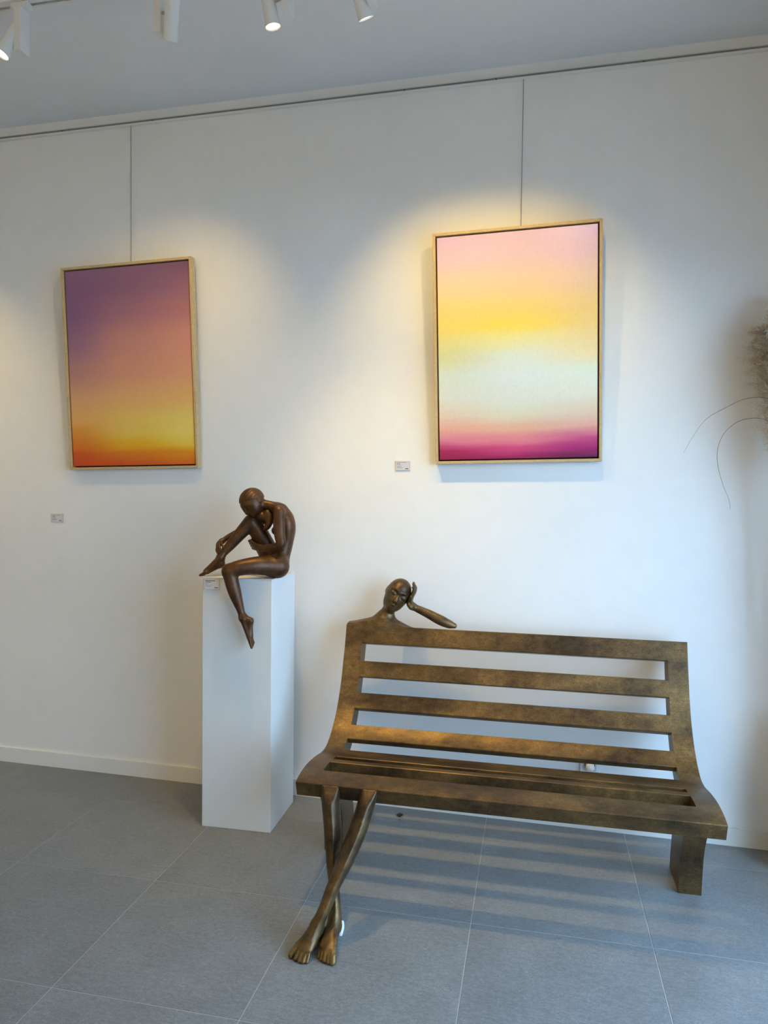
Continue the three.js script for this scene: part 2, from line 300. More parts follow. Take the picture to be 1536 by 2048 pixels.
  const lids = join([-1, 1].map((s) => egg(H(s * 0.0225, 0.0115, 0.0440), l, c, f, 0.0160, 0.0105, 0.0125)), 0);
  const lips = join([limb(H(-0.0145, -0.0370, 0.047), H(0, -0.0335, 0.0580), 0.0040, 0.0062), limb(H(0.0145, -0.0370, 0.047), H(0, -0.0335, 0.0580), 0.0040, 0.0062), limb(H(-0.0100, -0.0455, 0.0475), H(0.0100, -0.0455, 0.0475), 0.0060, 0.0060)], 0.0015);
  const ears = join([-1, 1].map((s) => egg(H(s * 0.052, 0.0, -0.008), l, c, f, 0.005, 0.016, 0.010)), 0);
  const neck = chain([[-1.252, 0.975, 0.088, 0.029], [-1.266, 0.945, 0.084, 0.029], [-1.279, 0.915, 0.082, 0.035], [-1.283, 0.880, 0.08, 0.04]], 0.02);
  const topZ = (y) => lerp(0.132, 0.158, (0.888 - y) / 0.088);
  const shoulders = join([limb([-1.283, 0.895, 0.085, 0], [-1.425, 0.868, 0.098, 0], 0.041, 0.030, { n: [0, 1, 0], f: 0.9 }), limb([-1.283, 0.895, 0.085, 0], [-1.165, 0.860, 0.098, 0], 0.041, 0.024),
    limb([-1.27, 0.888, 0.118, 0], [-1.40, 0.880, 0.116, 0], 0.008, 0.006), limb([-1.29, 0.886, 0.118, 0], [-1.18, 0.872, 0.118, 0], 0.008, 0.006)], 0.02);
  const wedge = (x, y, z) => {                               // shoulder line sloping down to the two ends, as thick as the rail
    const top = x < -1.285 ? lerp(0.893, 0.915, smooth(-1.45, -1.285, x)) : lerp(0.915, 0.877, smooth(-1.285, -1.135, x));
    const zc = lerp(0.102, 0.128, (0.888 - y) / 0.088), d = [Math.abs(x + 1.2880) - 0.1550, y - top, 0.85 - y, Math.abs(z - zc + 0.0005) - 0.0290];
    return Math.max(...d);
  };
  const head = (x, y, z) => {
    let d = smin(skull(x, y, z), add(x, y, z), 0.012);
    for (const s of sockets) { const e = -s(x, y, z), h = Math.max(0.012 - Math.abs(d - e), 0) / 0.012; d = Math.max(d, e) + h * h * 0.012 * 0.25; }
    d = smin(d, lids(x, y, z), 0.005); d = smin(d, lips(x, y, z), 0.003); return smin(d, ears(x, y, z), 0.006);
  };
  const bust = (x, y, z) => { let d = 1; if (y > 0.9) d = head(x, y, z); d = smin(d, neck(x, y, z), 0.014); return smin(d, smin(shoulders(x, y, z), wedge(x, y, z), 0.012), 0.035); };
  part('head_and_shoulders', netMesh(bust, [-1.465, 0.835, 0.02], [-1.10, 1.12, 0.2], 0.0026, patina), M.bronze, bench, 'bald tilted head with closed eyes on a neck rising from the bench corner');
  // forearm leaning from the rail to the head, its hand laid flat along the skull
  const arm = chain([[-0.962, 0.8985, 0.094, 0.012], [-0.985, 0.905, 0.096, 0.019], [-1.0232, 0.9213, 0.1, 0.0225], [-1.0805, 0.9480, 0.1, 0.0195], [-1.125, 0.967, 0.102, 0.0165], [-1.150, 0.979, 0.104, 0.0155]], 0.012);
  const palm = chain([[-1.1510, 0.979, 0.104, 0.0155], [-1.1610, 0.992, 0.106, 0.0140], [-1.1575, 1.009, 0.108, 0.0105], [-1.1470, 1.032, 0.109, 0.0090], [-1.1430, 1.042, 0.109, 0.0080]], 0.010, { n: [0, 0, 1], f: 2.6 });
  const fingers = [[0.1295, 1.066, 0.1290], [0.1160, 1.080, 0.1155], [0.1025, 1.084, 0.1025], [0.0895, 1.074, 0.0900]].map(([z0, y, z1]) => chain([[-1.1450, 1.036, z0, 0.0080], [-1.1395, 1.052, z0, 0.0074], [-1.1395, 1.064, z1, 0.0068], [-1.1450, y, z1, 0.0048]], 0.003));
  const thumb = chain([[-1.1590, 0.997, 0.122, 0.0080], [-1.1540, 1.010, 0.137, 0.0070], [-1.1500, 1.026, 0.143, 0.0056]], 0.003);
  const armHand = (x, y, z) => smin(smin(smin(arm(x, y, z), palm(x, y, z), 0.012), join(fingers, 0.003)(x, y, z), 0.006), thumb(x, y, z), 0.005);
  part('forearm', netMesh(armHand, [-1.20, 0.87, 0.04], [-0.93, 1.10, 0.18], 0.0022, patina), M.bronze, bench, 'slim forearm with elbow on the rail and hand against the head');

  // crossed shins with a sharp ridge down the front
  function shin(pts, ridge) {
    const cv = new THREE.CatmullRomCurve3(pts.map((p) => V3(p[0], p[1], p[2])), false, 'centripetal'), n = 40, Q = [];
    const rad = (t) => { const q = t * (pts.length - 1), i = Math.min(pts.length - 2, Math.floor(q)), a = q - i; return lerp(pts[i][3], pts[i + 1][3], a * a * (3 - 2 * a)); };
    for (let i = 0; i <= n; i++) { const p = cv.getPoint(i / n), d = cv.getTangent(i / n); const r0 = vnorm(vsub(ridge, vmul([d.x, d.y, d.z], vdot(ridge, [d.x, d.y, d.z])))); Q.push({ p: [p.x, p.y, p.z], d: [d.x, d.y, d.z], a: r0, b: vcross([d.x, d.y, d.z], r0), r: rad(i / n) }); }
    return (x, y, z) => {
      let best = 1e9, k = 0; for (let i = 0; i <= n; i++) { const q = Q[i].p, d = (x - q[0]) ** 2 + (y - q[1]) ** 2 + (z - q[2]) ** 2; if (d < best) { best = d; k = i; } }
      const q = Q[k], v = [x - q.p[0], y - q.p[1], z - q.p[2]]; let al = vdot(v, q.d); const a = vdot(v, q.a), b = vdot(v, q.b);
      const j = clamp(k + Math.sign(al), 0, n), w = clamp(Math.abs(al) / (Math.hypot(...vsub(Q[j].p, q.p)) + 1e-6)), r = lerp(q.r, Q[j].r, j === k ? 0 : w);
      const e = 0.75 * r, R = r + e, side = Math.max(Math.hypot(a, b - e), Math.hypot(a, b + e)) - R, round = Math.hypot(a, b) - r;
      const dd = a > 0 ? side : lerp(side, round, smooth(0, 0.5 * r, -a)), end = (k === 0 || k === n) ? Math.max(0, Math.abs(al) - 0.004) : 0;
      return Math.max(dd, end > 0 ? Math.hypot(Math.max(dd, 0), end) : dd) * 0.85;
    };
  }
  function foot(ankle, heel, toes, spread) {
    const mid = toes.reduce((s, t) => vadd(s, vmul(t, 0.2)), [0, 0, 0]), fs = [];
    const ball = toes.map((t) => vadd(t, vmul(vnorm(vsub(ankle, t)), 0.029), [0, -0.004, 0]));
    for (let i = 0; i < 5; i++) fs.push(limb([ankle[0] + (ball[i][0] - mid[0]) * 0.15, ankle[1] - 0.012, ankle[2] + 0.004], [ball[i][0], ball[i][1] + 0.008, ball[i][2]], ankle[3] * 0.85, 0.0106));
    fs.push(limb(ankle, heel, ankle[3] * 0.9, 0.021), limb(heel, vmul(vadd(heel, mid), 0.5), 0.020, 0.015));
    const body = join(fs, 0.010);
    const ts = join(toes.map((t, i) => chain([[ball[i][0], ball[i][1] + 0.006, ball[i][2], t[3] * 0.98], [lerp(ball[i][0], t[0], 0.55), t[1] + 0.008, lerp(ball[i][2], t[2], 0.55), t[3] * 0.98], [t[0], t[1] - 0.003, t[2], t[3] * 0.9]], 0.002)), 0);
    return (x, y, z) => smin(body(x, y, z), ts(x, y, z), 0.003);
  }
  const grounded = (s) => (x, y, z) => { let d = s(x, y, z); if (y > 0.3) { const e = Math.max((y - 0.4435 + (z - 0.8215) * 0.85) * 0.76, (y - 0.4425 + (z - 0.8215) * 0.28) * 0.96), h = Math.max(0.006 - Math.abs(d - e), 0) / 0.006; d = Math.max(d, e) + h * h * 0.0015; } return Math.max(d, 0.0006 - y); };
  const A = [[-1.3190, 0.470, 0.800, 0.032], [-1.3130, 0.3950, 0.820, 0.0335], [-1.2945, 0.3000, 0.855, 0.0315], [-1.2840, 0.2200, 0.890, 0.0235], [-1.2690, 0.1560, 0.928, 0.0180], [-1.2520, 0.1010, 0.962, 0.0175], [-1.2470, 0.0700, 0.985, 0.0180], [-1.2460, 0.0420, 1.012, 0.0160]];
  const B = [[-1.1680, 0.470, 0.795, 0.028], [-1.1820, 0.3950, 0.822, 0.0310], [-1.2010, 0.3140, 0.880, 0.0310], [-1.2265, 0.2430, 0.940, 0.0285], [-1.2530, 0.1770, 0.982, 0.0225], [-1.2770, 0.1080, 1.020, 0.0200], [-1.2930, 0.0720, 1.042, 0.0185], [-1.3060, 0.0440, 1.064, 0.0160]];
  const toeA = [[-1.2165, 0.012, 1.116, 0.0112], [-1.2310, 0.011, 1.116, 0.0082], [-1.2445, 0.011, 1.113, 0.0077], [-1.2570, 0.010, 1.107, 0.0072], [-1.2685, 0.010, 1.098, 0.0066]];
  const toeB = [[-1.3555, 0.012, 1.112, 0.0112], [-1.3370, 0.011, 1.124, 0.0082], [-1.3225, 0.011, 1.130, 0.0077], [-1.3090, 0.010, 1.132, 0.0072], [-1.2965, 0.010, 1.130, 0.0066]];
  const mk = (path, ridge, ank, heel, toes) => { const s = shin(path, ridge), ft = foot(ank, heel, toes); return grounded((x, y, z) => (y > 0.16 ? s(x, y, z) : smin(s(x, y, z), ft(x, y, z), 0.016))); };
  part('crossed_leg', netMesh(mk(A, [0.25, 0.3, 0.9], [-1.2475, 0.072, 0.984, 0.0175], [-1.251, 0.022, 0.955], toeA), [-1.385, -0.004, 0.72], [-1.19, 0.455, 1.14], 0.0028, patina), M.bronze, bench);
  part('crossed_leg', netMesh(mk(B, [0.30, 0.3, 0.9], [-1.2930, 0.074, 1.040, 0.0180], [-1.283, 0.022, 1.010], toeB), [-1.385, -0.004, 0.72], [-1.12, 0.455, 1.156], 0.0028, patina), M.bronze, bench);
}

// ------------------------------------------------------------------ pedestal and the seated bronze
{
  const W = 0.319, PX = -1.3385, PZ = 0.2365, TURNP = 0.045, HT = 1.107;
  const ped = thing('pedestal', 'tall square white pedestal carrying the seated bronze figure', 'pedestal', [PX, 0, PZ], TURNP);
  part('column', worldUV(new RoundedBoxGeometry(W, HT - 0.004, W, 2, 0.0025).translate(0, (HT - 0.004) / 2, 0)), M.plinth, ped);
  part('top_panel', worldUV(new RoundedBoxGeometry(W + 0.004, 0.004, W + 0.004, 1, 0.001).translate(0, HT - 0.002, 0)), M.plinth, ped);

  const fig = thing('seated_figure', 'dark bronze nude woman seated on the pedestal, head bowed onto one raised knee', 'sculpture', [-1.335, 1.110, 0.235]);
  const lat = vnorm([0.37, 0, 0.93]);                        // across the hips and shoulders
  const spine = [[0.1500, 0.0620, 0.035, 0.0400], [0.1640, 0.1050, 0.033, 0.0370], [0.1790, 0.1580, 0.030, 0.0335], [0.1830, 0.2150, 0.030, 0.0385], [0.1740, 0.2600, 0.030, 0.0360], [0.1570, 0.2830, 0.030, 0.0280]];
  const torso = chain(spine, 0.025, { n: lat, f: 1.45 });
  const body = join([torso,
    limb([0.1648, 0.0455, 0.090], [0.1208, 0.0455, -0.015], 0.0455, 0.0455),
    limb([0.170, 0.2860, 0.092], [0.118, 0.2810, -0.035], 0.0225, 0.0225),
    limb([0.155, 0.290, 0.033], [0.1420, 0.2985, 0.033], 0.026, 0.022),
    egg([0.1440, 0.2030, 0.070], [1, 0, 0], [0, 1, 0], [0, 0, 1], 0.017, 0.019, 0.018), egg([0.128, 0.2050, 0.010], [1, 0, 0], [0, 1, 0], [0, 0, 1], 0.017, 0.019, 0.018)], 0.022);
  const neck = chain([[0.1500, 0.2930, 0.033, 0.0225], [0.118, 0.3090, 0.040, 0.0205], [0.072, 0.317, 0.048, 0.022]], 0.012);
  const legL = chain([[0.1605, 0.0500, 0.095, 0.0465], [0.0900, 0.0550, 0.166, 0.0390], [0.0300, 0.0465, 0.205, 0.0335], [-0.0040, 0.0345, 0.216, 0.0315]], 0.02);
  const shinL = chain([[-0.0055, 0.0320, 0.2165, 0.0305], [0.0085, -0.0200, 0.2160, 0.0295], [0.0206, -0.0647, 0.2120, 0.0265], [0.0335, -0.1050, 0.2080, 0.0205], [0.0440, -0.1380, 0.2050, 0.0160], [0.0525, -0.1640, 0.2040, 0.0158]], 0.02);
  const footL = join([limb([0.0535, -0.1640, 0.204], [0.0860, -0.1765, 0.203], 0.0140, 0.0115), limb([0.0560, -0.170, 0.204], [0.0880, -0.2620, 0.205], 0.0145, 0.0090, { n: [0, 0, 1], f: 1.5 }), limb([0.0860, -0.1765, 0.203], [0.0890, -0.240, 0.205], 0.0110, 0.0095)], 0.016);
  const toesL = join([0, 1, 2, 3, 4].map((i) => chain([[0.0870 + 0.0008 * i, -0.252, 0.192 + 0.0064 * i, 0.0072], [0.0935, -0.272 + 0.002 * Math.abs(i - 3), 0.193 + 0.0062 * i, 0.0062], [0.0990, -0.288 + 0.0042 * (4 - i), 0.195 + 0.0056 * i, 0.0042 + 0.0003 * i]], 0.003)), 0);
  const legR = chain([[0.1000, 0.0600, -0.012, 0.0465], [0.0700, 0.1250, 0.004, 0.0455], [0.0440, 0.1900, 0.024, 0.0395], [0.0200, 0.2330, 0.042, 0.0330]], 0.02);
  const shinR = chain([[0.0160, 0.2360, 0.044, 0.0330], [-0.0100, 0.2040, 0.056, 0.0300], [-0.0290, 0.1790, 0.066, 0.0275], [-0.0652, 0.1316, 0.085, 0.0225], [-0.0900, 0.0950, 0.105, 0.0165], [-0.0966, 0.0830, 0.110, 0.0160]], 0.02);
  const footR = join([limb([-0.0966, 0.083, 0.110], [-0.0935, 0.0500, 0.111], 0.0145, 0.0125), limb([-0.100, 0.077, 0.111], [-0.1600, 0.0180, 0.133], 0.0145, 0.0095, { n: vnorm([0.35, 0, 0.93]), f: 1.4 }), limb([-0.0935, 0.0490, 0.111], [-0.150, 0.0165, 0.130], 0.0120, 0.0095)], 0.016);
  const toesR = join([0, 1, 2, 3, 4].map((i) => chain([[-0.1590 + 0.002 * i, 0.0165, 0.120 + 0.0066 * i, 0.0072], [-0.1680 + 0.001 * i, 0.0085, 0.124 + 0.0062 * i, 0.0062], [-0.1750 + 0.0020 * (4 - i), 0.0025, 0.1275 + 0.0060 * i, 0.0048 + 0.0003 * i]], 0.003)), 0);
  const armL = chain([[0.1720, 0.2890, 0.103, 0.0235], [0.1770, 0.2450, 0.111, 0.0262], [0.1850, 0.1900, 0.123, 0.0240], [0.1925, 0.1480, 0.130, 0.0215], [0.1700, 0.1340, 0.124, 0.0190], [0.1300, 0.1285, 0.112, 0.0170], [0.0880, 0.1255, 0.099, 0.0130]], 0.012);
  const handL = chain([[0.0880, 0.1255, 0.099, 0.0125], [0.0650, 0.1280, 0.087, 0.0130], [0.0440, 0.1340, 0.070, 0.0120]], 0.008, { n: [-0.3, 0.93, 0.2], f: 1.45 });
  const axisT = vnorm([-0.33, 0.88, 0.30]);
  const fingersL = join([0, 1, 2, 3].map((i) => { const b = vadd([0.0420, 0.1300, 0.067], vmul(axisT, (i - 1.2) * 0.0115)); const q = vadd(b, [-0.022, 0.003, -0.020]), t = vadd(q, [-0.001, 0.003, -0.032]); return chain([[...b, 0.0064], [...q, 0.0060], [...t, 0.0050]], 0.003); }), 0);
  const thumbL = chain([[0.058, 0.136, 0.088, 0.0068], [0.044, 0.144, 0.083, 0.0062], [0.031, 0.154, 0.074, 0.0052]], 0.003);
  const armR = chain([[0.1120, 0.2900, -0.040, 0.0220], [0.0450, 0.2450, -0.040, 0.0205], [-0.0300, 0.2000, -0.022, 0.0185], [-0.0600, 0.1850, 0.016, 0.0165], [-0.0950, 0.1640, 0.045, 0.0130], [-0.1140, 0.1480, 0.064, 0.0108]], 0.012);
  const handR = chain([[-0.1140, 0.1480, 0.064, 0.0105], [-0.1180, 0.1360, 0.086, 0.0105], [-0.1150, 0.1270, 0.100, 0.0095]], 0.006, { n: vnorm([0.5, -0.5, -0.2]), f: 1.3 });
  const fingersR = join([0, 1, 2, 3].map((i) => chain([[-0.1200 + 0.0045 * i, 0.1270 + 0.0045 * i, 0.098 + 0.004 * i, 0.0056], [-0.1125 + 0.0052 * i, 0.1120 + 0.0045 * i, 0.121 + 0.001 * i, 0.0052], [-0.1010 + 0.0055 * i, 0.0965 + 0.0045 * i, 0.129 - 0.001 * i, 0.0044]], 0.003)), 0);
  const thumbR = chain([[-0.1130, 0.1430, 0.080, 0.0058], [-0.0990, 0.1370, 0.098, 0.0054], [-0.0880, 0.1270, 0.108, 0.0046]], 0.003);
  // bowed head: f out of the face, c to the crown, l to her left ear
  const f = vnorm([-0.35, -0.62, 0.70]), c0 = [-0.53, 0.745, 0.40], c = vnorm(vsub(c0, vmul(f, vdot(c0, f)))), l = vcross(c, f), O = [0.0285, 0.3205, 0.062];
  const H = (a, b, d) => vadd(O, vmul(l, a), vmul(c, b), vmul(f, d));
  const skull = join([egg(H(0, 0.008, -0.008), l, c, f, 0.0515, 0.0510, 0.0560), egg(H(0.002, -0.016, 0.012), l, c, f, 0.045, 0.044, 0.037), limb(H(0, -0.046, 0.028), H(0, -0.035, 0.01), 0.011, 0.022)], 0.022);
  const nose = join([limb(H(0, 0.008, 0.046), H(0, -0.015, 0.0545), 0.0040, 0.0056), limb(H(-0.005, -0.017, 0.048), H(0.005, -0.017, 0.048), 0.0046, 0.0046)], 0.006);
  const sockets = [-1, 1].map((s) => egg(H(s * 0.0175, 0.005, 0.050), l, c, f, 0.0125, 0.0075, 0.010));
  const lids = join([-1, 1].map((s) => egg(H(s * 0.0175, 0.003, 0.037), l, c, f, 0.0100, 0.0065, 0.0085)), 0);
  const lips = join([limb(H(-0.009, -0.0300, 0.044), H(0.009, -0.0300, 0.044), 0.0034, 0.0034), limb(H(-0.007, -0.0355, 0.043), H(0.007, -0.0355, 0.043), 0.0036, 0.0036)], 0.002);
  const ear = (() => { const o = egg(H(0.0515, 0.000, -0.008), l, c, f, 0.0065, 0.0150, 0.0095), q = egg(H(0.0590, 0.001, -0.006), l, c, f, 0.0065, 0.0085, 0.0050); return (x, y, z) => Math.max(o(x, y, z), -q(x, y, z)); })();
  const head = (x, y, z) => {
    let d = smin(skull(x, y, z), nose(x, y, z), 0.009);
    for (const s of sockets) { const e = -s(x, y, z), h = Math.max(0.009 - Math.abs(d - e), 0) / 0.009; d = Math.max(d, e) + h * h * 0.009 * 0.25; }
    return smin(smin(smin(d, lids(x, y, z), 0.0025), lips(x, y, z), 0.0025), ear(x, y, z), 0.004);
  };
  const figure = (x, y, z) => {
    let d = smin(body(x, y, z), legL(x, y, z), 0.028); d = smin(d, legR(x, y, z), 0.022);
    d = smin(d, neck(x, y, z), 0.02);
    let low = smin(shinL(x, y, z), smin(footL(x, y, z), toesL(x, y, z), 0.006), 0.012), far = smin(shinR(x, y, z), smin(footR(x, y, z), toesR(x, y, z), 0.006), 0.012);
    d = smin(d, low, 0.012); d = smin(d, far, 0.012);
    d = smin(d, smin(armL(x, y, z), smin(smin(handL(x, y, z), fingersL(x, y, z), 0.005), thumbL(x, y, z), 0.005), 0.008), y > 0.26 ? 0.016 : 0.005);
    d = smin(d, smin(armR(x, y, z), smin(smin(handR(x, y, z), fingersR(x, y, z), 0.004), thumbR(x, y, z), 0.004), 0.008), 0.005);
    if (y > 0.22) d = smin(d, head(x, y, z), x > 0.06 ? 0.012 : 0.004);
    if (y < 0.004 && z < 0.155 + (x < -0.15 ? 0.03 : 0)) d = Math.max(d, -0.0028 - y);
    return d;
  };
  const brown = (x, y, z) => { const w = clamp(0.35 + 0.9 * fbm(x * 22, y * 22, z * 22, 4) + 0.25 * fbm(x * 90, y * 90, z * 90, 2)); return [lerp(0.055, 0.135, w), lerp(0.022, 0.057, w), lerp(0.008, 0.020, w)]; };
  part('body', netMesh(figure, [-0.195, -0.305, -0.075], [0.235, 0.395, 0.262], 0.0027, brown), M.darkBronze, fig);
  // hair: a cap drawn back over the crown and a lock hanging in front of the chest
  const cap = egg(H(0, 0.010, -0.010), l, c, f, 0.0545, 0.0540, 0.0590), cut = vnorm(vsub(vmul(c, 0.86), vmul(f, 0.50)));
  const lock = chain([[0.0950, 0.2800, 0.045, 0.018], [0.1060, 0.2580, 0.050, 0.0180], [0.1080, 0.2360, 0.058, 0.0160], [0.1010, 0.2150, 0.064, 0.0120], [0.0930, 0.2090, 0.066, 0.0080]], 0.012, { n: lat, f: 1.3 });
  const nape = join([chain([[0.040, 0.292, 0.020, 0.028], [0.068, 0.282, 0.026, 0.028], [0.092, 0.266, 0.034, 0.026], [0.102, 0.246, 0.042, 0.022]], 0.012), chain([[0.046, 0.282, 0.052, 0.0185], [0.070, 0.266, 0.054, 0.0200], [0.096, 0.252, 0.048, 0.0200]], 0.01)], 0.012);
  const hair = (x, y, z) => {
    const p = [x - O[0], y - O[1], z - O[2]], a = Math.atan2(vdot(p, l), vdot(p, c));
    const strands = 0.0007 * Math.sin(a * 34 + 60 * vdot(p, f)), hc = Math.max(cap(x, y, z) + strands, 0.013 - vdot(p, cut));
    return smin(smin(hc, nape(x, y, z), 0.008), lock(x, y, z) + 0.0008 * Math.sin(x * 900 + y * 160), 0.008);
  };
  const hairPaint = (x, y, z) => { const w = clamp(0.4 + 0.9 * fbm(x * 30, y * 30, z * 30, 3)); return [lerp(0.050, 0.130, w), lerp(0.022, 0.062, w), lerp(0.008, 0.023, w)]; };
  part('hair', netMesh(hair, [-0.04, 0.19, -0.02], [0.145, 0.40, 0.125], 0.0024, hairPaint), M.darkBronze, fig, 'bronze hair smoothed back with a lock hanging before the chest');
}

// ------------------------------------------------------------------ the two framed pictures on their wires
const mixRows = (rows) => (u, v) => {                         // rows: [height from the top, left colour, middle colour, right colour] in 0..255
  let i = 0; while (i < rows.length - 2 && v > rows[i + 1][0]) i++;
  const a = rows[i], b = rows[i + 1], t = smooth(0, 1, clamp((v - a[0]) / (b[0] - a[0]))) * 0.5 + 0.5 * clamp((v - a[0]) / (b[0] - a[0]));
  const col = (r) => { const q = u * 2, k = Math.min(1, Math.floor(q)), w = smooth(0, 1, q - k); return r[1 + k].map((x, n) => lerp(x, r[2 + k][n], w)); };
  return col(a).map((x, n) => lerp(x, col(b)[n], t) / 255);
};
function picture(name, label, [x, y], tilt, lean, rows, wireX, wireY, wireLabel, seedN) {
  const W = 0.726, H = 1.022, D = 0.040, B = 0.0125, G = 0.006;
  const o = thing(name, label, 'painting', [x, y, 0.016 + D / 2]);
  o.rotation.set(lean, 0, tilt, 'XYZ');
  o.position.z = WALL_Z + 0.003 + D / 2 + Math.sin(lean) * H / 2;
  const frame = (w, h, t) => mergeGeometries([box(-w / 2, w / 2, h / 2 - t, h / 2, -D / 2, D / 2), box(-w / 2, w / 2, -h / 2, -h / 2 + t, -D / 2, D / 2), box(-w / 2, -w / 2 + t, -h / 2 + t, h / 2 - t, -D / 2, D / 2), box(w / 2 - t, w / 2, -h / 2 + t, h / 2 - t, -D / 2, D / 2)]);
  const names = [[-W / 2, W / 2, H / 2 - B, H / 2], [-W / 2, W / 2, -H / 2, -H / 2 + B], [-W / 2, -W / 2 + B, -H / 2 + B, H / 2 - B], [W / 2 - B, W / 2, -H / 2 + B, H / 2 - B]];
  for (const [a, b, c, d] of names) {
    const g = new RoundedBoxGeometry(b - a, d - c, D, 1, 0.0012), long = b - a > d - c, p = g.attributes.position, uv = g.attributes.uv;
    for (let i = 0; i < p.count; i++) uv.setXY(i, (long ? p.getY(i) : p.getX(i)) * 9 + p.getZ(i) * 9, (long ? p.getX(i) : p.getY(i)) * 0.9);
    part('frame_bar', g.translate((a + b) / 2, (c + d) / 2, 0), M.lightOak, o);
  }
  part('backing', box(-W / 2 + B, W / 2 - B, -H / 2 + B, H / 2 - B, -D / 2, -D / 2 + 0.008), M.shadowGap, o);
  const n = tileNoise(90, 130, seedN), n2 = tileNoise(5, 60, seedN + 1), col = mixRows(rows);
  const map = dataMap(512, 768, (u, v) => { const vv = 1 - v, c = col(u, clamp(vv + 0.012 * (n2(u, v) - 0.5))), k = 1 + 0.02 * (n(u, v) - 0.5); return c.map((q) => q * k); });
  map.wrapS = map.wrapT = THREE.ClampToEdgeWrapping;
  const iw = W - 2 * B - 2 * G, ih = H - 2 * B - 2 * G, g = new RoundedBoxGeometry(iw, ih, 0.024, 2, 0.003), p = g.attributes.position, uv = g.attributes.uv;
  for (let i = 0; i < p.count; i++) uv.setXY(i, clamp(p.getX(i) / iw + 0.5, 0.001, 0.999), clamp(p.getY(i) / ih + 0.5, 0.001, 0.999));
  part('canvas', g.translate(0, 0, 0.002), new THREE.MeshStandardMaterial({ map, roughness: 0.6 }), o);
  const wire = thing('hanging_wire', wireLabel, 'wire', [wireX, wireY, 0]);
  const w = new THREE.CylinderGeometry(0.0013, 0.0013, 3.312 - wireY, 8).translate(0, (3.312 - wireY) / 2, -0.002);
  part('cable', w, M.wire, wire); part('hook', new THREE.CylinderGeometry(0.0028, 0.0028, 0.014, 10).translate(0, 3.305 - wireY, -0.002), M.greyMetal, wire);
}
picture('framed_painting', 'framed sunset painting in purple, pink and orange above the pedestal', [-2.083, 2.098], 0.020, 0.040, [
  [0, [146, 102, 138], [136, 97, 128], [124, 86, 115]],
  [0.1, [136, 93, 130], [138, 96, 126], [150, 101, 124]],
  [0.22, [136, 93, 134], [160, 109, 127], [180, 118, 124]],
  [0.36, [152, 108, 138], [198, 135, 126], [212, 145, 129]],
  [0.52, [190, 133, 128], [216, 149, 122], [224, 158, 126]],
  [0.66, [222, 167, 118], [232, 176, 112], [236, 181, 108]],
  [0.76, [236, 172, 96], [238, 196, 98], [240, 208, 108]],
  [0.84, [226, 142, 46], [238, 198, 86], [242, 216, 108]],
  [0.9, [220, 116, 26], [236, 172, 18], [240, 204, 72]],
  [0.94, [210, 84, 14], [226, 128, 10], [234, 148, 12]],
  [1, [206, 70, 12], [216, 88, 24], [224, 106, 22]]], -2.102, 2.60, 'thin steel wire holding the purple and orange painting', 31);
picture('framed_painting', 'framed pastel painting, yellow and pale glow above a magenta band, over the bench', [-0.175, 2.135], 0.0205, 0.045, [
  [0, [215, 180, 218], [215, 184, 211], [247, 214, 247]],
  [0.1, [225, 191, 208], [220, 188, 203], [235, 201, 219]],
  [0.22, [242, 208, 170], [236, 201, 169], [235, 206, 185]],
  [0.34, [247, 214, 123], [244, 212, 122], [239, 208, 144]],
  [0.4, [247, 218, 115], [247, 219, 94], [242, 214, 140]],
  [0.47, [232, 222, 144], [237, 231, 165], [242, 220, 162]],
  [0.54, [222, 220, 165], [228, 236, 221], [243, 227, 179]],
  [0.62, [218, 228, 212], [227, 238, 233], [228, 240, 224]],
  [0.72, [221, 224, 213], [230, 233, 220], [232, 234, 215]],
  [0.8, [225, 204, 184], [230, 223, 196], [232, 207, 181]],
  [0.86, [230, 170, 151], [235, 182, 152], [235, 174, 159]],
  [0.915, [217, 122, 147], [233, 136, 143], [203, 77, 129]],
  [0.96, [164, 25, 85], [209, 67, 121], [164, 22, 105]],
  [1, [142, 13, 63], [146, 15, 82], [96, 7, 63]]], -0.165, 2.642, 'thin steel wire holding the pastel yellow painting', 41);

// ------------------------------------------------------------------ hanging rail under the ceiling
{
  const rail = thing('picture_rail', 'slim white metal hanging rail running along the wall below the ceiling', 'picture rail', [0, 3.308, WALL_Z]);
  const prof = [[0, 0], [0.013, 0], [0.013, 0.0095], [0.011, 0.0115], [0.002, 0.0115], [0.002, 0.0215], [0.013, 0.0215], [0.013, 0.025], [0, 0.025]];
  const s = new THREE.Shape(prof.map(([z, y]) => new THREE.Vector2(-z, y))), g = new THREE.ExtrudeGeometry(s, { depth: RIGHT - LEFT, bevelEnabled: false });
  g.rotateY(Math.PI / 2).translate(LEFT, 0, 0);
  part('channel', g, M.trim, rail);
  part('slot_shade', box(LEFT, RIGHT, 0.0115, 0.0215, 0.0018, 0.0065), new THREE.MeshStandardMaterial({ color: 0x85898c, roughness: 0.7 }), rail);  // grey strip: the shade inside the channel, put in as colour
  for (const x of [-2.50, -1.985, -0.70, -0.285, 0.335]) part('screw', new THREE.CylinderGeometry(0.0028, 0.0028, 0.002, 10).rotateX(Math.PI / 2).translate(x, 0.0165, 0.0068), M.black, rail);
}
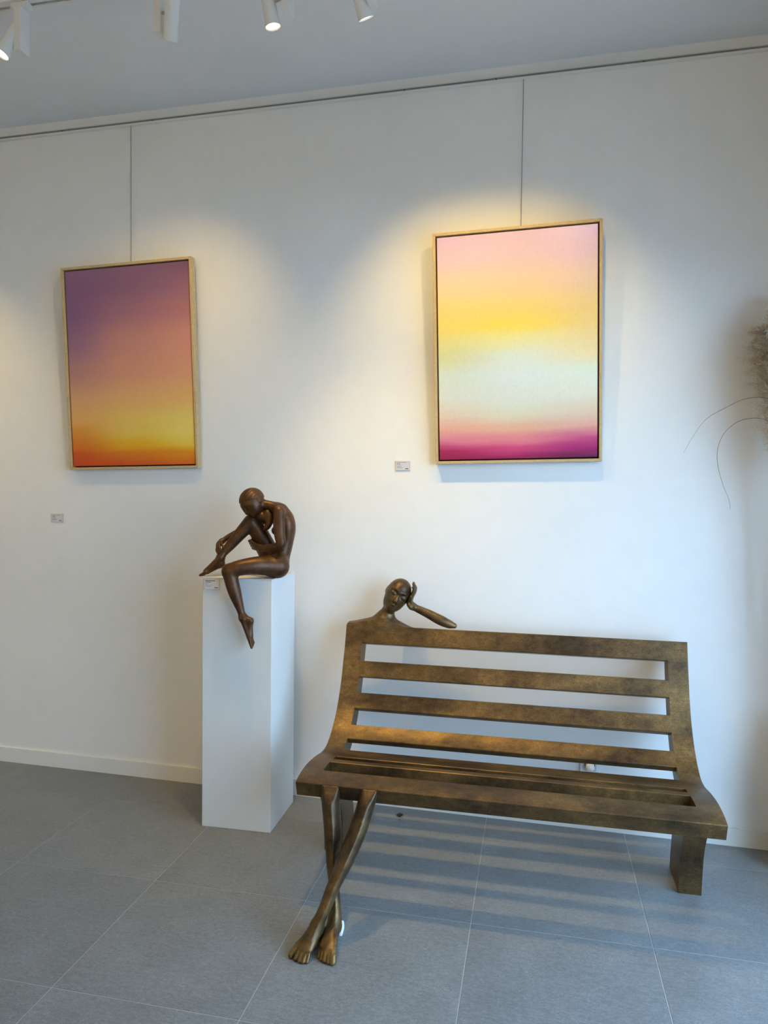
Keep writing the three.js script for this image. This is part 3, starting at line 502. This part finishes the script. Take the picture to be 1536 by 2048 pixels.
// ------------------------------------------------------------------ track and its spotlights
const TZ = (x) => 0.850 - 0.03 * (x + 2);
{
  const track = thing('lighting_track', 'white lighting track fixed along the ceiling above the frame of spotlights', 'lighting track', [-1.75, CEIL, TZ(-1.75)], 0.03);
  const l = 5.6, w = 0.052, h = 0.034;
  const s = new THREE.Shape([[-w / 2, 0], [w / 2, 0], [w / 2, -h], [-0.004, -h], [-0.004, -0.012], [-0.017, -0.012], [-0.017, -h], [-w / 2, -h]].map(([z, y]) => new THREE.Vector2(-z, y)));
  part('rail_body', new THREE.ExtrudeGeometry(s, { depth: l, bevelEnabled: false }).rotateY(Math.PI / 2).translate(-l / 2, 0, 0), M.whiteMetal, track);
  part('slot', box(-l / 2, l / 2, -0.014, -0.0121, -0.0168, -0.0042), M.black, track);
}
function trackSpot(label, x, boxSide, lens, aim, power, angle, trackZ, boxL = 0.165) {
  const z = trackZ ?? TZ(x), t = thing('track_spotlight', label, 'spotlight', [x, CEIL - 0.034, z], 0.02, undefined);
  part('adapter', rbox(0.075, 0.022, 0.034, 0.003, 0, -0.011, 0), M.whiteMetal, t);
  part('driver_box', rbox(0.030, boxL, 0.052, 0.002, 0, -0.022 - boxL / 2, 0), M.whiteMetal, t);
  const d = V3(...aim).sub(V3(...lens)).normalize(), Ltube = 0.135, head = new THREE.Group();
  const q = new THREE.Quaternion().setFromUnitVectors(V3(0, -1, 0), d), inv = new THREE.Quaternion().setFromEuler(new THREE.Euler(0, -0.02, 0));
  const prof = [[0, Ltube], [0.020, Ltube], [0.0245, Ltube - 0.004], [0.0255, 0.05], [0.0275, 0.012], [0.0285, 0], [0.0265, 0], [0.0255, 0.010], [0, 0.012]].map(([r, y]) => new THREE.Vector2(r, y));
  const loc = V3(...lens).sub(t.position).applyQuaternion(inv), turn = inv.clone().multiply(q);
  const put = (g) => g.applyQuaternion(turn).translate(loc.x, loc.y, loc.z);
  part('spot_tube', put(new THREE.LatheGeometry(prof.reverse(), 32)), M.whiteMetal, t);
  part('lamp_lens', put(new THREE.CylinderGeometry(0.0258, 0.0258, 0.003, 28).translate(0, 0.006, 0)), M.glow, t);
  const mid = V3(0, 0.075, 0).applyQuaternion(turn).add(loc), pv = V3(0, -0.1, 0), dir = mid.clone().sub(pv);
  part('pivot', new THREE.CylinderGeometry(0.006, 0.006, dir.length(), 12).applyQuaternion(new THREE.Quaternion().setFromUnitVectors(V3(0, 1, 0), dir.clone().normalize())).translate((mid.x + pv.x) / 2, (mid.y + pv.y) / 2, (mid.z + pv.z) / 2), M.greyMetal, t);
  const s = new THREE.SpotLight(LAMP_COLOR, power, 0, angle, 0.85, 2), p = V3(...lens).addScaledVector(d, 0.012);
  s.name = 'spot_beam'; s.position.copy(p); s.target.position.set(...aim); s.castShadow = true; s.shadow.radius = 1; scene.add(s, s.target);
}
trackSpot('white track spotlight at the far left, lens glowing beside its driver box', -2.022, -1, [-2.080, 3.140, 0.890], [-2.7, 1.3, 1.5], LAMP_POWER, 0.70);
trackSpot('white track spotlight turned to the wall, its lens hidden, second from left', -1.440, 1, [-1.392, 3.128, 0.850], [-2.05, 1.7, 0], LAMP_POWER * 0.53, 0.74);
trackSpot('white track spotlight pointing straight down with round glowing lens', -0.950, -1, [-1.010, 3.150, 0.805], [-0.60, 0.5, 0.42], LAMP_POWER * 1.9, 0.56, undefined, 0.145);
trackSpot('white track spotlight tilted sideways, glowing lens seen as a narrow oval', -0.645, -1, [-0.675, 3.155, 0.770], [-0.30, 1.75, 0], LAMP_POWER * 0.64, 0.74, undefined, 0.145);
trackSpot('white track spotlight above the pastel painting, over the top edge of the picture', -0.060, 1, [0.02, 3.160, 0.800], [-0.30, 1.8, 0], LAMP_POWER * 0.60, 0.72);
trackSpot('white track spotlight beyond the left edge, lighting the wall left of the purple painting', -3.000, 1, [-2.93, 3.150, 0.860], [-3.45, 1.05, 0], LAMP_POWER * 0.75, 0.70);
// added unseen track and spotlights behind the camera, for warm ambient fill
{
  const t2 = thing('lighting_track', 'added white track on the ceiling behind the viewpoint, carrying the unseen fill spotlights', 'lighting track', [-1.75, CEIL, 4.3], 0);
  part('rail_body', rbox(6.2, 0.034, 0.036, 0.002, 0, -0.017, 0), M.whiteMetal, t2);
}
trackSpot('added unseen fill spotlight behind the viewpoint, nearest the left wall', -4.000, 1, [-3.94, 3.150, 4.30], [-5.2, 2.2, 4.0], LAMP_POWER * 6.4, 0.62, 4.3);
trackSpot('added unseen fill spotlight behind the viewpoint, in the middle of its track', -2.200, 1, [-2.14, 3.150, 4.32], [-2.2, 2.3, 6.2], LAMP_POWER * 6.4, 0.62, 4.3);
trackSpot('added unseen fill spotlight behind the viewpoint, nearest the shop window', -0.300, 1, [-0.24, 3.150, 4.32], [-0.3, 2.3, 6.2], LAMP_POWER * 6.4, 0.62, 4.3);

// ------------------------------------------------------------------ information cards
function card(name, label, [x, y, z], turn, w, h, lines, seedN) {
  const o = thing(name, label, 'card', [x, y, z], turn);
  const r = tileNoise(64, 64, seedN), map = dataMap(256, 160, (u, v, i, j) => {
    const X = i, Y = 160 - j; let k = 0.84;
    for (const [y0, x0, x1, tall, dark] of lines) if (Y > y0 && Y < y0 + tall && X > x0 && X < x1 && r(X / 40, y0 / 160 + Y / 900) > 0.32) k = Math.min(k, dark);
    if (X > 176 && X < 238 && Y > 128 && Y < 142) k = 0.03;
    return [k, k * 0.98, k];
  });
  map.wrapS = map.wrapT = THREE.ClampToEdgeWrapping;
  part('acrylic_plate', rbox(w, h, 0.004, 0.0008, 0, 0, 0.002), M.acrylic, o);
  part('printed_face', new THREE.PlaneGeometry(w * 0.9, h * 0.88).translate(0, 0, 0.0044), new THREE.MeshStandardMaterial({ map, roughness: 0.5 }), o);
}
const TEXT = [[18, 14, 200, 10, 0.45], [42, 14, 84, 14, 0.25], [74, 14, 110, 9, 0.55], [94, 14, 100, 9, 0.5], [114, 14, 130, 10, 0.45]];
card('label_card', 'small white caption card on the wall left of the pastel painting', [-0.688, 1.610, WALL_Z], 0, 0.070, 0.046, TEXT, 51);
card('label_card', 'small white caption card on the wall below the purple and orange painting', [-2.543, 1.328, WALL_Z], 0, 0.070, 0.044, TEXT, 52);
card('label_card', 'small white caption card at the top corner of the pedestal', [-1.4455, 1.077, 0.4015], 0.045, 0.075, 0.047, [[12, 14, 190, 14, 0.2], [38, 14, 120, 13, 0.3], [70, 14, 60, 10, 0.45], [90, 14, 140, 8, 0.6], [110, 14, 110, 10, 0.5]], 53);

// ------------------------------------------------------------------ socket, plug, cable, debris
{
  const o = thing('wall_socket', 'white square wall socket behind the bench slats', 'socket', [0.177, 0.290, WALL_Z]);
  part('cover_plate', rbox(0.083, 0.083, 0.010, 0.003, 0, 0, 0.005), M.whitePlastic, o);
  for (const [w, h, x, y] of [[0.052, 0.002, 0, 0.025], [0.052, 0.002, 0, -0.025], [0.002, 0.052, 0.025, 0], [0.002, 0.052, -0.025, 0]]) part('insert_edge', rbox(w, h, 0.002, 0.0004, x, y, 0.0106), M.greyMetal, o);
  part('socket_well', new THREE.CylinderGeometry(0.0220, 0.0220, 0.002, 32).rotateX(Math.PI / 2).translate(0, 0, 0.0098), new THREE.MeshStandardMaterial({ color: 0x3a3a3a, roughness: 0.6 }), o);
  const p = thing('power_plug', 'white round plug pushed into the wall socket', 'plug', [0.177, 0.289, WALL_Z + 0.011]);
  const prof = [[0, 0], [0.0185, 0], [0.0190, 0.012], [0.018, 0.030], [0.012, 0.037], [0, 0.038]].map(([r, y]) => new THREE.Vector2(r, y));
  part('plug_body', new THREE.LatheGeometry(prof, 28).rotateX(Math.PI / 2), M.whitePlastic, p);
  const cv = new THREE.CatmullRomCurve3([V3(0, -0.016, 0.026), V3(0.004, -0.06, 0.03), V3(0.01, -0.15, 0.018), V3(0.06, -0.196, 0.012), V3(0.2, -0.203, 0.008)]);
  part('plug_lead', new THREE.TubeGeometry(cv, 40, 0.003, 8), M.whitePlastic, p);
  const c = thing('power_cable', 'thin white cable lying along the baseboard top right of the bench', 'cable', [0.37, 0.0775, -0.005]);
  const pts = [V3(0, 0.0065, 0.004), V3(0.2, 0.006, 0.004), V3(0.345, 0.006, 0.004), V3(0.395, 0.0040, 0.005), V3(0.405, 0.0085, 0.005), V3(0.418, 0.004, 0.005), V3(0.6, 0.0032, 0.002), V3(0.85, 0.0032, 0.002), V3(1.1, 0.0032, 0.002)];
  part('cord', new THREE.TubeGeometry(new THREE.CatmullRomCurve3(pts), 120, 0.0032, 8), M.whitePlastic, c);
}
{
  const g = new THREE.IcosahedronGeometry(0.011, 2), p = g.attributes.position;
  for (let i = 0; i < p.count; i++) { const k = 1 + 0.5 * N3(p.getX(i) * 160, p.getY(i) * 160, p.getZ(i) * 160); p.setXYZ(i, p.getX(i) * k * 1.25, p.getY(i) * k * 0.6, p.getZ(i) * k); }
  g.computeVertexNormals(); const t = thing('dry_leaf_crumb', 'dark crumpled crumb on the tiles under the bench', 'debris', [-0.662, 0.0055, 0.085], 0.6); part('crumb', g, M.black, t);
  const o = thing('rubber_wedge', 'white rounded wedge on the floor behind the crossed bronze feet', 'wedge', [-0.672, 0, 0.978], 0.1);
  const s = new THREE.Shape(); s.moveTo(-0.016, 0); s.lineTo(0.016, 0); s.quadraticCurveTo(0.022, 0.014, 0.006, 0.032); s.quadraticCurveTo(-0.010, 0.032, -0.016, 0);
  part('wedge_body', new THREE.ExtrudeGeometry(s, { depth: 0.004, bevelEnabled: true, bevelSize: 0.003, bevelThickness: 0.004, bevelSegments: 3, curveSegments: 12 }).translate(0, 0.003, -0.002).rotateY(Math.PI / 2), M.whitePlastic, o);
}

// ------------------------------------------------------------------ dried pampas grass in a tall vase by the window
{
  const VX = 0.958, VZ = 0.17, VH = 0.62;
  const vase = thing('floor_vase', 'tall white floor vase holding dried pampas grass at the right edge', 'vase', [VX, 0, VZ]);
  const prof = [[0, 0], [0.060, 0], [0.066, 0.006], [0.078, 0.14], [0.084, 0.30], [0.078, 0.44], [0.060, 0.55], [0.056, 0.60], [0.062, VH], [0.056, VH], [0.050, 0.60], [0.054, 0.54], [0.070, 0.42], [0.072, 0.2], [0, 0.18]].map(([r, y]) => new THREE.Vector2(r, y));
  part('vase_body', new THREE.LatheGeometry(prof, 48), M.whitePlastic, vase);
  const grass = thing('pampas_grass', 'bunch of dried beige pampas plumes with curling dark leaf blades at the right edge', 'dried grass', [VX, VH, VZ]);
  const straw = new THREE.MeshStandardMaterial({ color: 0xa08a68, roughness: 0.8 }), fluff = [0xd6c4aa, 0xc0ab8e, 0xdfd0b8].map((c) => new THREE.MeshStandardMaterial({ color: c, roughness: 0.95, side: THREE.DoubleSide }));
  const blade = new THREE.MeshStandardMaterial({ color: 0x4e4538, roughness: 0.8, side: THREE.DoubleSide });
  const plumes = [[-0.145, 1.60, 0.02], [-0.180, 1.47, 0.03], [-0.10, 1.66, -0.03], [-0.08, 1.55, 0.10], [0.02, 1.70, 0.02], [-0.170, 1.38, -0.04], [-0.03, 1.50, 0.08], [-0.13, 1.42, 0.10], [-0.125, 1.30, 0.04], [-0.05, 1.36, 0.06], [-0.185, 1.53, -0.05]];
  plumes.forEach(([px, ty, tz], k) => {
    const tx = px + 0.02;
    const len = 0.42, top = V3(tx, ty, tz), low = V3(tx * 0.72, ty - len, tz * 0.7), cv = new THREE.CatmullRomCurve3([V3(tx * 0.1, -0.42, tz * 0.1), V3(tx * 0.28, 0.1, tz * 0.3), low, top.clone().lerp(low, 0.4), top]);
    const stem = part('stem', new THREE.TubeGeometry(cv, 40, 0.0032, 6), straw, grass);
    const P = [], I = [];
    for (let i = 0; i < 170; i++) {                            // sprays along the stem, each fringed with short hairs
      const tt = (i + rnd()) / 170, c = cv.getPoint(0.56 + 0.44 * tt), d = cv.getTangent(0.56 + 0.44 * tt), a = rnd() * 6.283, out = V3(Math.cos(a), 0, Math.sin(a));
      const L = (0.028 + 0.088 * Math.pow(smooth(0, 0.3, tt), 0.7) * Math.pow(1 - tt, 0.5)) * (0.6 + 0.6 * rnd()), droop = 0.35 + 0.75 * rnd();
      for (let h = 0; h < 60; h++) {
        const q = (h + rnd()) / 60, p = c.clone().addScaledVector(d, L * (0.9 * q - 0.55 * droop * q * q)).addScaledVector(out, L * (0.25 * q + 0.62 * q * q));
        const e = V3(rnd() - 0.5, rnd() - 0.45, rnd() - 0.5).normalize().multiplyScalar(0.75).addScaledVector(out, 0.5 * q).addScaledVector(d, 0.7 - 0.7 * q).normalize(), l = 0.008 + 0.016 * rnd();
        const s = V3(rnd() - 0.5, rnd() - 0.5, rnd() - 0.5).cross(e).normalize().multiplyScalar(0.00042), m = p.clone().addScaledVector(e, l * 0.55), t = p.clone().addScaledVector(e, l).addScaledVector(out, l * 0.2).add(V3(0, -l * 0.18, 0));
        const b = P.length / 3; P.push(p.x + s.x, p.y + s.y, p.z + s.z, p.x - s.x, p.y - s.y, p.z - s.z, m.x + s.x, m.y + s.y, m.z + s.z, m.x - s.x, m.y - s.y, m.z - s.z, t.x, t.y, t.z); I.push(b, b + 1, b + 2, b + 1, b + 3, b + 2, b + 2, b + 3, b + 4);
      }
    }
    for (let q = 2; q < P.length; q += 3) P[q] = Math.max(P[q], 0.006 - VZ);
    const g = new THREE.BufferGeometry(); g.setAttribute('position', new THREE.Float32BufferAttribute(P, 3)); g.setIndex(I); g.computeVertexNormals();
    part('plume', g, fluff[k % 3], stem);
  });
  // leaf blades that arch out over the wall
  const B = [
    [[-0.09, 1.10, 0.08], [-0.175, 1.238, 0.10], [-0.250, 1.242, 0.10], [-0.317, 1.212, 0.10], [-0.393, 1.164, 0.10], [-0.437, 1.100, 0.10], [-0.470, 1.036, 0.10]],
    [[-0.08, 1.00, 0.08], [-0.172, 1.156, 0.10], [-0.260, 1.162, 0.10], [-0.321, 1.118, 0.10], [-0.347, 1.056, 0.10], [-0.347, 0.996, 0.10], [-0.325, 0.911, 0.10], [-0.303, 0.856, 0.10], [-0.297, 0.821, 0.10]],
    [[-0.11, 1.30, 0.10], [-0.150, 1.235, 0.12], [-0.158, 1.16, 0.12], [-0.145, 1.08, 0.12], [-0.115, 1.00, 0.12], [-0.09, 0.94, 0.12]]];
  for (const b of B) {
    const cv = new THREE.CatmullRomCurve3(b.map((p) => V3(...p))), n = 60, P = [], I = [];
    for (let i = 0; i <= n; i++) { const p = cv.getPoint(i / n), w = 0.0016 * (1 - 0.5 * (i / n) ** 2); for (let k = 0; k < 4; k++) P.push(p.x + [0, w * 0.3, 0, -w * 0.3][k], p.y + [w * 0.6, 0, -w * 0.6, 0][k], p.z + [0, w, 0, -w][k]); if (i) for (let k = 0; k < 4; k++) { const a = (i - 1) * 4 + k, c = (i - 1) * 4 + (k + 1) % 4; I.push(a, c, a + 4, c, c + 4, a + 4); } }
    const g = new THREE.BufferGeometry(); g.setAttribute('position', new THREE.Float32BufferAttribute(P, 3)); g.setIndex(I); g.computeVertexNormals(); part('leaf_blade', g, blade, grass);
  }
}
renderer.render(scene, camera);
